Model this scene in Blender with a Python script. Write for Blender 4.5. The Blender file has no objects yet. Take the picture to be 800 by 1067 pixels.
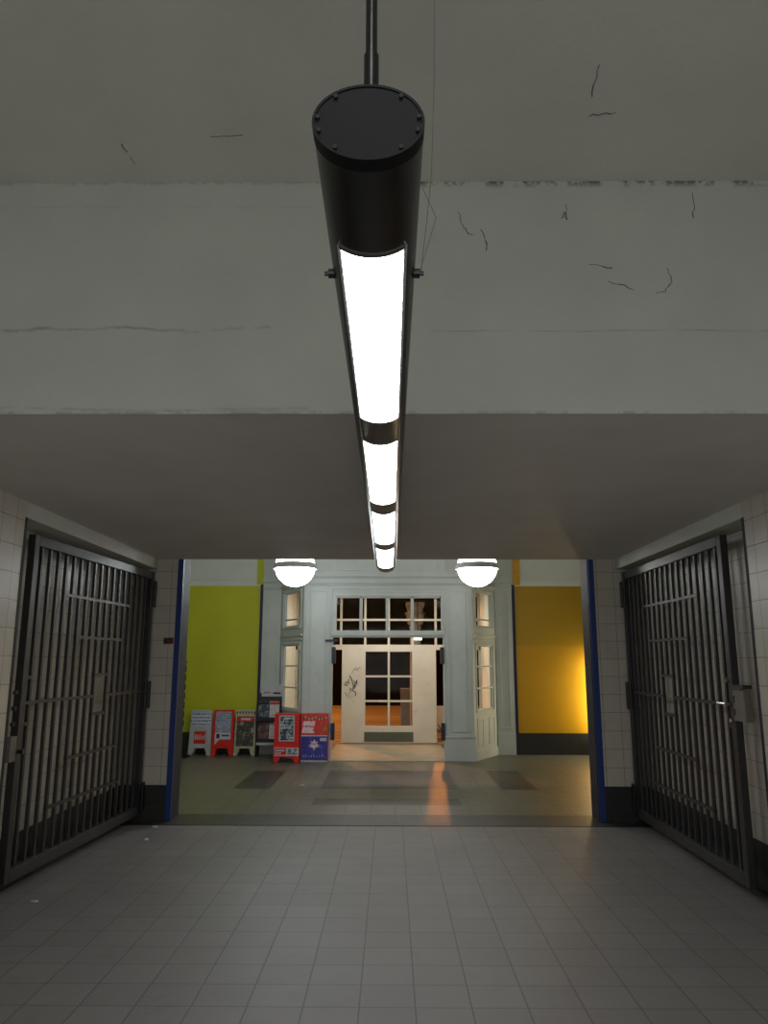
import bpy, bmesh, math, random
from mathutils import Vector, Matrix
random.seed(7)
S = bpy.context.scene
COL = S.collection
PI = math.pi

# ------------------------------------------------------------------ materials
def lin(c):
    return tuple(((v/255)/12.92 if v/255 <= .04045 else ((v/255+.055)/1.055)**2.4) for v in c)

class NT:
    """small helper round a node tree"""
    def __init__(s, name):
        s.m = bpy.data.materials.new(name); s.m.use_nodes = True
        s.t = s.m.node_tree; s.t.nodes.clear()
        s.out = s.t.nodes.new('ShaderNodeOutputMaterial')
    def n(s, typ, **kw):
        nd = s.t.nodes.new(typ)
        for k, v in kw.items():
            if k.startswith('i_'):
                nd.inputs[k[2:].replace('_', ' ')].default_value = v
            else:
                setattr(nd, k, v)
        return nd
    def l(s, a, b): s.t.links.new(a, b)
    def val(s, sock, v):
        if isinstance(v, bpy.types.NodeSocket): s.l(v, sock)
        else: sock.default_value = v
    def math(s, op, a, b=None, c=None):
        nd = s.n('ShaderNodeMath', operation=op)
        s.val(nd.inputs[0], a)
        if b is not None: s.val(nd.inputs[1], b)
        if c is not None: s.val(nd.inputs[2], c)
        return nd.outputs[0]
    def mix(s, f, a, b, mode='MIX'):
        nd = s.n('ShaderNodeMix', data_type='RGBA', blend_type=mode)
        s.val(nd.inputs[0], f)
        for i, v in ((6, a), (7, b)):
            s.val(nd.inputs[i], v if isinstance(v, bpy.types.NodeSocket) else (*v[:3], 1))
        return nd.outputs[2]
    def pos(s):
        g = s.n('ShaderNodeNewGeometry'); x = s.n('ShaderNodeSeparateXYZ'); s.l(g.outputs['Position'], x.inputs[0])
        return g, x.outputs[0], x.outputs[1], x.outputs[2]
    def noise(s, scale, detail=4, rough=.55, vec=None, dist=0):
        nd = s.n('ShaderNodeTexNoise'); nd.inputs['Scale'].default_value = scale
        nd.inputs['Detail'].default_value = detail; nd.inputs['Roughness'].default_value = rough
        nd.inputs['Distortion'].default_value = dist
        if vec is None:
            tc = s.n('ShaderNodeNewGeometry'); vec = tc.outputs['Position']
        s.l(vec, nd.inputs['Vector'])
        return nd.outputs['Fac']
    def ramp(s, f, a, b):
        nd = s.n('ShaderNodeMapRange'); nd.clamp = True
        s.val(nd.inputs[0], f); nd.inputs[1].default_value = a; nd.inputs[2].default_value = b
        return nd.outputs[0]
    def bsdf(s, color, rough=.5, metal=0, spec=.5, bump=None, bstr=.2, bdist=.01, coat=0):
        p = s.n('ShaderNodeBsdfPrincipled')
        s.val(p.inputs['Base Color'], color if isinstance(color, bpy.types.NodeSocket) else (*color[:3], 1))
        s.val(p.inputs['Roughness'], rough); s.val(p.inputs['Metallic'], metal)
        p.inputs['Specular IOR Level'].default_value = spec
        p.inputs['Coat Weight'].default_value = coat
        if bump is not None:
            b = s.n('ShaderNodeBump'); b.inputs['Strength'].default_value = bstr; b.inputs['Distance'].default_value = bdist
            s.l(bump, b.inputs['Height']); s.l(b.outputs[0], p.inputs['Normal'])
        s.l(p.outputs[0], s.out.inputs[0])
        return p

def paint(name, c, rough=.5, var=.06, scale=6, bstr=.06, metal=0, spec=.5, dirt=None, dirt_amt=.0, coat=0):
    t = NT(name); c = lin(c)
    f = t.noise(scale, 5)
    dark = tuple(v*(1-var*2) for v in c); lite = tuple(min(1, v*(1+var)) for v in c)
    col = t.mix(t.ramp(f, .3, .7), dark, lite)
    if dirt:
        d = t.ramp(t.noise(scale*.55, 8, .7), .56, .74)
        col = t.mix(t.math('MULTIPLY', d, dirt_amt), col, lin(dirt))
    fine = t.noise(scale*14, 3)
    t.bsdf(col, rough, metal, spec, fine, bstr, .006, coat)
    return t.m

def emit(name, c, s):
    t = NT(name); e = t.n('ShaderNodeEmission'); e.inputs[0].default_value = (*c, 1); e.inputs[1].default_value = s
    t.l(e.outputs[0], t.out.inputs[0]); return t.m

def grid_uv(t, floor=False):
    g, x, y, z = t.pos()
    if floor: return x, y
    sep = t.n('ShaderNodeSeparateXYZ'); t.l(g.outputs['Normal'], sep.inputs[0])
    isx = t.math('GREATER_THAN', t.math('ABSOLUTE', sep.outputs[0]), .6)
    u = t.math('ADD', t.math('MULTIPLY', y, isx), t.math('MULTIPLY', x, t.math('SUBTRACT', 1, isx)))
    return u, z

def tiles(name, c, grout, su, sv, u0, v0, g=.006, rough=.3, floor=False, var=.12, dirt=None, stagger=0, speck=0, spec=.5, rects=None, rectcol=None, dirt_amt=.5):
    t = NT(name); c = lin(c); grout = lin(grout)
    u, v = grid_uv(t, floor)
    vv = t.math('DIVIDE', t.math('SUBTRACT', v, v0), sv)
    row = t.math('FLOOR', vv)
    uu = t.math('DIVIDE', t.math('SUBTRACT', u, u0), su)
    if stagger: uu = t.math('ADD', uu, t.math('MULTIPLY', t.math('MODULO', row, 2), stagger))
    cu = t.math('FLOOR', uu)
    fu = t.math('FRACT', uu); fv = t.math('FRACT', vv)
    du = t.math('MULTIPLY', t.math('MINIMUM', fu, t.math('SUBTRACT', 1, fu)), su)
    dv = t.math('MULTIPLY', t.math('MINIMUM', fv, t.math('SUBTRACT', 1, fv)), sv)
    d = t.math('MINIMUM', du, dv)
    edge = t.ramp(d, g*.35, g*.8)
    cell = t.n('ShaderNodeCombineXYZ'); t.l(cu, cell.inputs[0]); t.l(row, cell.inputs[1])
    wn = t.n('ShaderNodeTexWhiteNoise', noise_dimensions='3D'); t.l(cell.outputs[0], wn.inputs['Vector'])
    col = t.mix(wn.outputs['Value'], tuple(k*(1-var) for k in c), tuple(min(1, k*(1+var)) for k in c))
    big = t.ramp(t.noise(1.1, 5), .3, .7)
    col = t.mix(big, col, t.mix(.5, col, tuple(k*.72 for k in c)))
    if speck:
        sp = t.ramp(t.noise(160, 2, .8), .35, .65)
        col = t.mix(t.math('MULTIPLY', sp, speck), col, tuple(k*.45 for k in c))
    if rects:
        tot = None
        for (x0, x1, y0, y1) in rects:
            r = t.math('MULTIPLY', t.math('MULTIPLY', t.math('GREATER_THAN', u, x0), t.math('LESS_THAN', u, x1)),
                       t.math('MULTIPLY', t.math('GREATER_THAN', v, y0), t.math('LESS_THAN', v, y1)))
            tot = r if tot is None else t.math('MAXIMUM', tot, r)
        col = t.mix(tot, col, t.mix(wn.outputs['Value'], lin(rectcol), tuple(k*.8 for k in lin(rectcol))))
    if dirt:
        dd = t.ramp(t.noise(3.1, 9, .72), .58, .78)
        col = t.mix(t.math('MULTIPLY', dd, dirt_amt), col, lin(dirt))
    col = t.mix(edge, grout, col)
    rv = t.math('ADD', rough, t.math('MULTIPLY', t.noise(7, 5), .12))
    t.bsdf(col, rv, 0, spec, edge, .25, .003)
    return t.m

def plaster(name, c, crack_z=None, dirt_z=None, specks=True):
    """rough white paint; cracks in a horizontal band, dirt specks along an edge"""
    t = NT(name); c = lin(c)
    g, x, y, z = t.pos()
    f = t.noise(1.7, 6)
    col = t.mix(t.ramp(f, .3, .7), tuple(k*.93 for k in c), tuple(min(1, k*1.04) for k in c))
    col = t.mix(t.math('MULTIPLY', t.ramp(t.noise(26, 4), .35, .65), .10), col, tuple(k*.8 for k in c))
    if specks:
        sp = t.ramp(t.noise(9, 9, .85), .655, .70)
        col = t.mix(t.math('MULTIPLY', sp, .55), col, tuple(k*.35 for k in c))
    bump = t.noise(30, 6)
    if crack_z:
        for (zc, amp, wid, x0, x1) in crack_z:
            nz = t.noise(2.6, 6, .62)
            zz = t.math('ADD', z, t.math('MULTIPLY', t.math('SUBTRACT', nz, .5), amp))
            dist = t.math('ABSOLUTE', t.math('SUBTRACT', zz, zc))
            m = t.math('SUBTRACT', 1, t.ramp(dist, 0, wid))
            m = t.math('MULTIPLY', m, t.ramp(t.noise(4.2, 6, .7), .40, .6))
            m = t.math('MULTIPLY', m, t.math('MULTIPLY', t.math('GREATER_THAN', x, x0), t.math('LESS_THAN', x, x1)))
            col = t.mix(t.math('MULTIPLY', m, .55), col, tuple(k*.32 for k in c))
    if dirt_z:
        for (zc, wid, x0, x1, amt) in dirt_z:
            dist = t.math('ABSOLUTE', t.math('SUBTRACT', z, zc))
            m = t.math('SUBTRACT', 1, t.ramp(dist, 0, wid))
            m = t.math('MULTIPLY', m, t.ramp(t.noise(11, 6, .8), .48, .54))
            m = t.math('MULTIPLY', m, t.math('MULTIPLY', t.math('GREATER_THAN', x, x0), t.math('LESS_THAN', x, x1)))
            col = t.mix(t.math('MULTIPLY', m, amt), col, tuple(k*.15 for k in c))
    t.bsdf(col, .62, 0, .3, bump, .14, .01)
    return t.m

def print_lines(name, paper, ink, step, amt=.85, blot=None):
    """unreadable lines of print on paper, laid out in the sheet's own coordinates"""
    t = NT(name)
    tc = t.n('ShaderNodeTexCoord'); sp = t.n('ShaderNodeSeparateXYZ'); t.l(tc.outputs['Object'], sp.inputs[0])
    r = t.math('FRACT', t.math('DIVIDE', sp.outputs[2], step))
    line = t.math('MULTIPLY', t.math('GREATER_THAN', r, .3), t.math('LESS_THAN', r, .85))
    mp = t.n('ShaderNodeMapping'); t.l(tc.outputs['Object'], mp.inputs[0]); mp.inputs['Scale'].default_value = (1.6, 1, .45)
    nz = t.ramp(t.noise(60, 3, .6, mp.outputs[0]), .42, .52)
    f = t.math('MULTIPLY', t.math('MULTIPLY', line, nz), amt)
    base = lin(paper)
    if blot:
        b = t.ramp(t.noise(9, 4, .6, tc.outputs['Object']), .47, .56)
        base = t.mix(b, lin(paper), lin(blot))
    t.bsdf(t.mix(f, base, lin(ink)), .45)
    return t.m

def picture(name, a, b, c, scale=7, rough=.35):
    t = NT(name); tc = t.n('ShaderNodeTexCoord')
    n1 = t.noise(scale, 4, .6, tc.outputs['Object']); n2 = t.noise(scale*2.3, 5, .7, tc.outputs['Object'], .6)
    col = t.mix(t.ramp(n1, .42, .6), lin(a), lin(b)); col = t.mix(t.ramp(n2, .54, .66), col, lin(c))
    t.bsdf(col, rough); return t.m

def glass(name, tint=(1, 1, 1)):
    t = NT(name)
    tr = t.n('ShaderNodeBsdfTransparent'); tr.inputs[0].default_value = (*tint, 1)
    gl = t.n('ShaderNodeBsdfGlossy'); gl.inputs['Roughness'].default_value = .03
    lw = t.n('ShaderNodeLayerWeight'); lw.inputs[0].default_value = .5
    fr = t.math('ADD', .004, t.math('MULTIPLY', t.math('POWER', lw.outputs['Facing'], 5), .35))
    mx = t.n('ShaderNodeMixShader'); t.l(fr, mx.inputs[0]); t.l(tr.outputs[0], mx.inputs[1]); t.l(gl.outputs[0], mx.inputs[2])
    t.l(mx.outputs[0], t.out.inputs[0]); return t.m

M = {}
M['tile'] = tiles('wall_tile_cream', (200, 193, 178), (142, 135, 122), .20, .20, .02, .38, .006, .28, dirt=(120, 105, 85), var=.04, dirt_amt=.25)
M['base'] = tiles('dark_base_tile', (38, 36, 35), (20, 20, 20), .40, .2, .05, -.02, .006, .38, var=.15, dirt=(78, 72, 66), dirt_amt=.35)
M['floor'] = tiles('grey_floor_tile', (139, 133, 130), (92, 88, 86), .29, .274, .13, 4.295, .0065, .46, floor=True, var=.07, speck=.5, dirt=(70, 66, 62), dirt_amt=.35)
RECTS = [(-2.2, -1.68, 11.0, 12.78), (-.98, .94, 11.04, 12.82), (-.98, .89, 9.83, 10.3), (1.54, 2.05, 11.0, 12.87)]
M['hallfloor'] = tiles('hall_floor_tile', (98, 96, 82), (58, 56, 49), .30, .30, .06, 9.24, .009, .33, floor=True, var=.08, speck=.3, dirt=None, rects=RECTS, rectcol=(46, 44, 42))
M['threshold'] = tiles('dark_threshold', (58, 56, 54), (38, 36, 34), .6, 2, .06, 8.0, .008, .4, floor=True, var=.1, dirt=(46, 44, 40))
M['landing'] = paint('landing_stone', (150, 138, 116), .35, .1, 3, dirt=(105, 92, 72), dirt_amt=.5)
M['beam'] = plaster('beam_paint', (188, 191, 184), [(3.37, .10, .012, -3, -.6), (3.36, .03, .007, .2, 3.2), (4.05, .02, .004, -3, -.4), (2.955, .06, .012, -3, -.4)],
                    [(4.19, .040, .1, 3.2, .95), (4.19, .02, -3, 0, .4), (2.93, .02, -3, 3, .45)])
M['soffit'] = plaster('soffit_paint', (214, 209, 204))
M['upper'] = plaster('upper_ceiling_paint', (212, 213, 206))
M['white'] = plaster('white_wall_paint', (204, 206, 196), specks=False)
M['green'] = paint('lime_green_paint', (180, 184, 26), .42, .05, 1.2, dirt=(120, 128, 20), dirt_amt=.25)
def two_tone(name, lo, hi, zs):
    t = NT(name); g, x, y, z = t.pos()
    zz = t.math('ADD', z, t.math('MULTIPLY', t.noise(2.2, 4), .12))
    f = t.noise(1.3, 5)
    col = t.mix(t.ramp(zz, zs, zs+.05), lin(lo), lin(hi))
    col = t.mix(t.math('MULTIPLY', t.ramp(f, .45, .75), .25), col, tuple(v*.7 for v in lin(lo)))
    t.bsdf(col, .42, 0, .5, t.noise(16, 3), .06, .006); return t.m
M['yellow'] = two_tone('yellow_paint', (186, 138, 4), (166, 130, 10), 2.08)
M['ochre'] = paint('ochre_paint', (206, 150, 24), .5)
M['wood'] = paint('grey_blue_gloss_paint', (188, 193, 188), .36, .05, 2.0, dirt=(140, 142, 132), dirt_amt=.35)
M['cream'] = paint('cream_paint', (240, 229, 204), .5, .04, 2)
M['doorpaint'] = paint('worn_white_door_paint', (190, 182, 167), .42, .05, 2.5, dirt=(128, 92, 64), dirt_amt=.75)
M['kick'] = paint('dark_kick_plate', (70, 72, 58), .4)
M['iron'] = paint('dark_grey_gate_paint', (52, 50, 51), .45, .08, 9, spec=.4)
M['lockplate'] = paint('lock_plate_grey', (118, 110, 102), .45)
M['chrome'] = paint('chrome', (205, 205, 205), .16, .02, 9, metal=1)
M['black'] = paint('black_lamp_metal', (17, 17, 21), .32, .12, 10, metal=0, spec=.55)
M['capblack'] = paint('black_cap_paint', (9, 10, 14), .6, .1, 14, spec=.25)
M['rim'] = paint('rim_steel', (120, 114, 110), .4, .05, 9, metal=.8)
M['steel'] = paint('galvanised_steel', (50, 50, 54), .65, .14, 4, metal=.0, spec=.25)
M['baseline'] = paint('dark_joint', (40, 38, 36), .6)
M['blue'] = paint('blue_edge_paint', (20, 52, 118), .45)
M['navy'] = paint('navy_edge_paint', (18, 22, 62), .45)
M['hinge'] = paint('blue_black_hinge', (28, 32, 50), .4)
M['red'] = paint('red_sheet_metal', (208, 26, 22), .4, .06, 5)
M['darkred'] = paint('dark_red_plastic', (112, 20, 26), .4)
M['signwhite'] = paint('white_sheet_metal', (172, 174, 172), .45, .05, 6, dirt=(150, 148, 140), dirt_amt=.4)
M['signcream'] = paint('cream_sheet_metal', (176, 170, 140), .45, .05, 6)
M['paper'] = paint('white_paper', (186, 188, 194), .6)
M['ink'] = paint('black_ink', (22, 22, 24), .6)
M['blueink'] = paint('blue_ink', (34, 48, 130), .6)
M['scuff'] = paint('scuff_marks', (104, 104, 98), .8)
M['lens'] = emit('fluorescent_lens', (.91, .97, 1.04), 13.0)
M['ringgrey'] = paint('globe_ring_grey', (196, 194, 190), .45)
M['globe'] = emit('opal_globe_glass', (.90, .97, 1.0), 30)
M['globe_dim'] = emit('opal_globe_glass_warmer', (1.0, .98, .93), 16)
M['boxglow'] = emit('added_box_glow', (1.0, .86, .55), 30)  # glow of the unseen box added to light the yellow wall
M['exitlight'] = emit('lit_sign_face', (1, 1, .96), 3)
M['glass'] = glass('window_glass', (.93, .95, .94))
M['asphalt'] = tiles('street_paving', (150, 138, 126), (60, 55, 50), 30, .62, -15, 17.4, .09, .6, floor=True, var=.25)
M['night'] = paint('dark_house_front', (11, 11, 11), .9, spec=.05)
M['stone'] = paint('pale_stone', (190, 184, 168), .7)
M['cabinet'] = paint('grey_street_cabinet', (150, 150, 152), .6)

# ------------------------------------------------------------------ geometry
def squiggle(mb, pts, r, rg, put):
    out = []
    for (x0, y0), (x1, y1) in zip(pts, pts[1:]):
        for k in range(5):
            f = k/5; out.append((x0+(x1-x0)*f+rg.uniform(-.007, .007), y0+(y1-y0)*f+rg.uniform(-.007, .007)))
    out.append(pts[-1])
    i = 0
    while i < len(out)-1:
        n = rg.choice((2, 3, 4)); seg = out[i:i+n+1]
        if len(seg) > 1: mb.tube([put(*p) for p in seg], r*rg.uniform(.45, 1.15), 5)
        i += n if rg.random() < .75 else n+1

class MB:
    def __init__(s): s.bm = bmesh.new()
    def box(s, x0, x1, y0, y1, z0, z1, mat=None):
        vs = [s.bm.verts.new(v) for v in ((x0, y0, z0), (x1, y0, z0), (x1, y1, z0), (x0, y1, z0), (x0, y0, z1), (x1, y0, z1), (x1, y1, z1), (x0, y1, z1))]
        if mat is not None:
            for v in vs: v.co = mat @ v.co
        for f in ((0, 3, 2, 1), (4, 5, 6, 7), (0, 1, 5, 4), (1, 2, 6, 5), (2, 3, 7, 6), (3, 0, 4, 7)):
            s.bm.faces.new([vs[i] for i in f])
        return s
    def prism(s, poly, a0, a1, axis='z', mat=None):
        """extrude a polygon: axis z takes (x,y), axis y takes (x,z), axis x takes (y,z)"""
        def P(p, a):
            v = Vector((p[0], p[1], a)) if axis == 'z' else Vector((p[0], a, p[1])) if axis == 'y' else Vector((a, p[0], p[1]))
            return mat @ v if mat is not None else v
        A = [s.bm.verts.new(P(p, a0)) for p in poly]; B = [s.bm.verts.new(P(p, a1)) for p in poly]
        n = len(poly)
        s.bm.faces.new(A[::-1]); s.bm.faces.new(B)
        for i in range(n): s.bm.faces.new([A[i], A[(i+1) % n], B[(i+1) % n], B[i]])
        return s
    def tube(s, pts, r, seg=10, cap=True):
        pts = [Vector(p) for p in pts]; rings = []
        for i, p in enumerate(pts):
            d = (pts[min(i+1, len(pts)-1)]-pts[max(i-1, 0)]).normalized()
            up = Vector((0, 0, 1)) if abs(d.z) < .9 else Vector((1, 0, 0))
            a = d.cross(up).normalized(); b = a.cross(d)
            rings.append([s.bm.verts.new(p+(a*math.cos(2*PI*k/seg)+b*math.sin(2*PI*k/seg))*r) for k in range(seg)])
        for A, B in zip(rings, rings[1:]):
            for k in range(seg): s.bm.faces.new([A[k], A[(k+1) % seg], B[(k+1) % seg], B[k]])
        if cap: s.bm.faces.new(rings[0][::-1]); s.bm.faces.new(rings[-1])
        return s
    def lathe(s, prof, seg=32, c=(0, 0, 0)):
        rings = []
        for r, z in prof:
            if r < 1e-6: rings.append([s.bm.verts.new((c[0], c[1], c[2]+z))])
            else: rings.append([s.bm.verts.new((c[0]+r*math.cos(2*PI*k/seg), c[1]+r*math.sin(2*PI*k/seg), c[2]+z)) for k in range(seg)])
        for A, B in zip(rings, rings[1:]):
            for k in range(seg):
                if len(A) == 1 and len(B) == 1: continue
                if len(A) == 1: s.bm.faces.new([A[0], B[(k+1) % seg], B[k]])
                elif len(B) == 1: s.bm.faces.new([A[k], A[(k+1) % seg], B[0]])
                else: s.bm.faces.new([A[k], A[(k+1) % seg], B[(k+1) % seg], B[k]])
        return s
    def build(s, name, mat, parent=None, bevel=0, smooth=False, loc=None, **props):
        bmesh.ops.recalc_face_normals(s.bm, faces=s.bm.faces)
        me = bpy.data.meshes.new(name); s.bm.to_mesh(me); s.bm.free()
        o = bpy.data.objects.new(name, me); COL.objects.link(o)
        me.materials.append(M[mat] if isinstance(mat, str) else mat)
        if smooth:
            for p in me.polygons: p.use_smooth = True
            if smooth != 'all':
                try: me.set_sharp_from_angle(angle=math.radians(40))
                except Exception: pass
        if bevel:
            b = o.modifiers.new('bevel', 'BEVEL'); b.width = bevel; b.segments = 2; b.limit_method = 'ANGLE'
        if parent: o.parent = parent
        if loc: o.location = loc
        for k, v in props.items(): o[k] = v
        return o

def struct(o, label=None, category=None):
    o['kind'] = 'structure'
    if label: o['label'] = label
    if category: o['category'] = category
    return o

def empty(name, loc, label, cat, group=None, rz=0, kind=None):
    o = bpy.data.objects.new(name, None); COL.objects.link(o); o.location = loc; o.rotation_euler = (0, 0, rz)
    o.empty_display_size = .1
    o['label'] = label; o['category'] = cat
    if group: o['group'] = group
    if kind: o['kind'] = kind
    return o

def text(name, body, size, mat, parent, loc, rot=(PI/2, 0, 0), ext=.0015, shear=0, wscale=1.0):
    cu = bpy.data.curves.new(name, 'FONT'); cu.body = body; cu.size = size; cu.extrude = ext; cu.offset = size*.012
    cu.align_x = 'CENTER'; cu.align_y = 'CENTER'; cu.shear = shear
    tmp = bpy.data.objects.new('tmp_text', cu); COL.objects.link(tmp)
    bpy.context.view_layer.update()
    me = bpy.data.meshes.new_from_object(tmp.evaluated_get(bpy.context.evaluated_depsgraph_get()))
    bpy.data.objects.remove(tmp); bpy.data.curves.remove(cu)
    me.name = name
    o = bpy.data.objects.new(name, me); COL.objects.link(o); me.materials.clear(); me.materials.append(M[mat])
    o.parent = parent; o.location = loc; o.rotation_euler = rot; o.scale = (wscale, 1, 1)
    return o

# ------------------------------------------------------------------ measures (metres; x right, y into the passage, z up; eye height 1.75)
YB = 3.5            # face of the beam
ZC = 2.93           # low ceiling
ZU = 4.19           # ceiling on this side of the beam
YP = 8.85           # face of the tiled piers
YH = 9.16           # start of the hall
XL, XR = -2.75, 2.64    # passage walls
NL, NR = -3.03, 2.88    # back of the gate niches
YN = 5.58           # where the niches begin
ZL = 2.81           # niche lintel
OL, OR = -2.46, 2.34    # clear opening between the piers
YW = 15.0           # painted hall wall
HX0, HX1 = -4.7, 4.7
ZH = 4.5

# ------------------------------------------------------------------ the setting: passage
struct(MB().box(-3.4, 3.3, -3.2, 8.64, -.15, 0).build('floor', 'floor'), 'grey speckled square floor tiles of the passage', 'floor')
struct(MB().box(-3.4, 3.3, 8.64, 9.24, -.15, .002).build('trim_1', 'threshold'), 'dark tiled threshold strip between passage and hall', 'threshold')
struct(MB().box(HX0, HX1, 9.24, 16.95, -.15, 0).build('floor_hall', 'hallfloor'), 'glossy olive grey hall floor with dark inlaid rectangles', 'floor')
cl = struct(MB().box(-3.4, 3.3, YB, YP, ZC, ZU+.3).build('ceiling', 'soffit'), 'low grey ceiling over the gated passage with the deep beam face', 'ceiling')
cl.data.materials.append(M['beam'])
for p in cl.data.polygons:
    if p.normal.y < -.9: p.material_index = 1
sc = MB()
for pts in (((.35, 4.02), (.37, 3.95), (.39, 3.9), (.42, 3.885)), ((.90, 4.06), (.905, 3.97)), ((.89, 4.01), (.88, 3.98)), ((1.0, 3.72), (1.12, 3.70)), ((1.10, 3.63), (1.22, 3.58)),
            ((1.40, 3.70), (1.41, 3.62), (1.38, 3.575), (1.33, 3.565)), ((.46, 3.92), (.49, 3.83)), ((.485, 3.86), (.485, 3.80)), ((1.56, 4.12), (1.55, 3.98)), ((-2.0, 3.55), (-1.995, 3.5))):
    squiggle(sc, pts, .0032, random, lambda x, z: (x, YB-.0005, z))
sc.build('scuff_marks', 'scuff', cl)
for n, (x0, x1, lab) in (('ceiling_upper', (-3.4, 3.3, 'higher grey painted ceiling on the near side of the beam')),):
    cu = struct(MB().box(x0, x1, -3.2, YB, ZU, ZU+.3).build(n, 'upper'), lab, 'ceiling')
sc = MB()
for pts in (((.9, 3.02), (1.02, 3.0)), ((.88, 2.9), (.87, 2.72)), ((-1.3, 3.2), (-1.28, 3.35)), ((-.85, 3.15), (-.7, 3.14))):
    squiggle(sc, pts, .0026, random, lambda x, y: (x, y, ZU-.0005))
sc.build('scuff_marks', 'scuff', cu)
struct(MB().box(-3.4, XL, -3.2, YN, 0, ZU).build('wall_left', 'tile'), 'cream tiled passage wall before the left gate niche', 'wall')
struct(MB().box(XR, 3.3, -3.2, YN, 0, ZU).build('wall_right', 'tile'), 'cream tiled passage wall before the right gate niche', 'wall')
struct(MB().box(-3.4, 3.3, -3.4, -3.2, 0, ZU).build('wall_back', 'white'), 'plain white wall closing the passage far from the gates', 'wall')
struct(MB().box(-3.4, NL, YN, YP, 0, ZL).build('wall_left_niche', 'tile'), 'cream tiled back wall of the niche behind the left gate', 'wall')
struct(MB().box(NR, 3.3, YN, YP, 0, ZL).build('wall_right_niche', 'tile'), 'cream tiled back wall of the niche behind the right gate', 'wall')
struct(MB().box(-3.4, XL, YN, YP, ZL, ZC).build('trim_2', 'white'), 'white painted lintel over the left gate niche', 'lintel')
struct(MB().box(XR, 3.3, YN, YP, ZL, ZC).build('trim_3', 'white'), 'white painted lintel over the right gate niche', 'lintel')
for sd, (x0, x1) in (('left', (HX0, OL)), ('right', (OR, HX1))):
    w = struct(MB().box(x0, x1, YP, YH, 0, ZH).build('wall_%s_pier' % sd, 'tile'), 'cream tiled pier on the %s of the hall opening' % sd, 'wall')
    s = 1 if sd == 'left' else -1
    xe = OL if sd == 'left' else OR
    MB().box(min(xe, xe+s*.022), max(xe, xe+s*.012), YP+.02, YH+.02, .0, ZH).build('steel_guide', 'steel', w, label='galvanised steel shutter guide lining the reveal')
    MB().box(min(xe-s*.052, xe+s*.014), max(xe-s*.052, xe+s*.014), YP-.006, YP+.02, 0, ZH).build('edge_strip', 'blue', w, .003, label='blue painted corner strip')
struct(MB().box(-3.03, 2.88, 8.625, 8.65, -.02, .004).build('trim_9', 'baseline'), 'thin dark joint along the near edge of the threshold', 'joint')
# rim of the shutter opening over the hall side
struct(MB().box(OL, OR, YP+.02, YH, 3.9, ZH).build('trim_4', 'white'), 'white band over the shutter opening on the hall side', 'lintel')
# dark skirting
BH = .38
struct(MB().box(XL, XL+.012, -3.2, YN, 0, BH).build('baseboard_left', 'base'), 'black skirting tiles along the left passage wall', 'skirting')
struct(MB().box(XR-.012, XR, -3.2, YN, 0, BH).build('baseboard_right', 'base'), 'black skirting tiles along the right passage wall', 'skirting')
struct(MB().box(NL, NL+.012, YN, YP, 0, BH).build('baseboard_left_niche', 'base'), 'black skirting tiles in the left gate niche', 'skirting')
struct(MB().box(NR-.012, NR, YN, YP, 0, BH).build('baseboard_right_niche', 'base'), 'black skirting tiles in the right gate niche', 'skirting')
struct(MB().box(NL, OL-.05, YP-.012, YP, 0, BH).build('baseboard_left_pier', 'base'), 'black skirting tiles at the foot of the left pier', 'skirting')
struct(MB().box(OR+.05, NR, YP-.012, YP, 0, BH).build('baseboard_right_pier', 'base'), 'black skirting tiles at the foot of the right pier', 'skirting')
# corner guards on the near edges of the niches
for sd, x in (('left', XL), ('right', XR)):
    s = 1 if sd == 'left' else -1
    struct(MB().box(min(x-.03*s, x+.004*s), max(x-.03*s, x+.004*s), YN-.03, YN+.004, .38, ZL).build('trim_5' if sd == 'left' else 'trim_6', 'steel'), 'thin metal corner guard on the %s wall end' % sd, 'corner guard')

# ------------------------------------------------------------------ the setting: hall
struct(MB().box(HX0, HX1, YH, YW+.3, ZH, ZH+.2).build('ceiling_hall', 'white'), 'white ceiling of the hall', 'ceiling')
struct(MB().box(HX0-.2, HX0, YH, YW+.3, 0, ZH).build('wall_left_hall', 'white'), 'white side wall of the hall behind the left pier', 'wall')
struct(MB().box(HX1, HX1+.2, YH, YW+.3, 0, ZH).build('wall_right_hall', 'white'), 'white side wall of the hall behind the right pier', 'wall')
GX, YX = -2.555, 2.43
def painted(name, x0, x1, mat, lab, edge_x, strip, sx):
    w = struct(MB().box(x0, x1, YW, YW+.3, 0, 3.215).build(name, mat), lab, 'wall')
    MB().box(edge_x-.028, edge_x+.028, YW-.03, YW, .0, 3.24).build('edge_profile', 'navy', w, label='thin navy blue edge profile')
    return w
painted('wall_green', HX0, GX, 'green', 'lime green painted hall wall behind the newspaper stands', GX, None, 0)
painted('wall_yellow', YX, HX1, 'yellow', 'yellow painted hall wall on the right of the portal', YX, None, 0)
for n, x0, x1, side in (('wall_upper_left', HX0, -2.15, 'lime green'), ('wall_upper_right', 2.05, HX1, 'yellow')):
    w = struct(MB().box(x0, x1, YW, YW+.3, 3.215, ZH).build(n, 'white'), 'white plaster above the %s wall' % side, 'wall')
    MB().box(x0, x1, YW-.02, YW, 3.325, 3.345).build('moulding', 'white', w)
    MB().box(x0, x1, YW-.012, YW, 3.35, 3.365).build('moulding', 'white', w)
    a, b, mt = ((-2.66, -2.52, 'green') if x0 < 0 else (2.44, 2.575, 'ochre'))
    MB().box(a, b, YW-.026, YW, 3.24, ZH).build('colour_stripe', mt, w, label=('lime green' if x0 < 0 else 'ochre')+' vertical stripe')
struct(MB().box(HX0, GX-.03, YW-.015, YW, 0, .40).build('baseboard_green', 'base'), 'dark skirting under the lime green wall', 'skirting')
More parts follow.
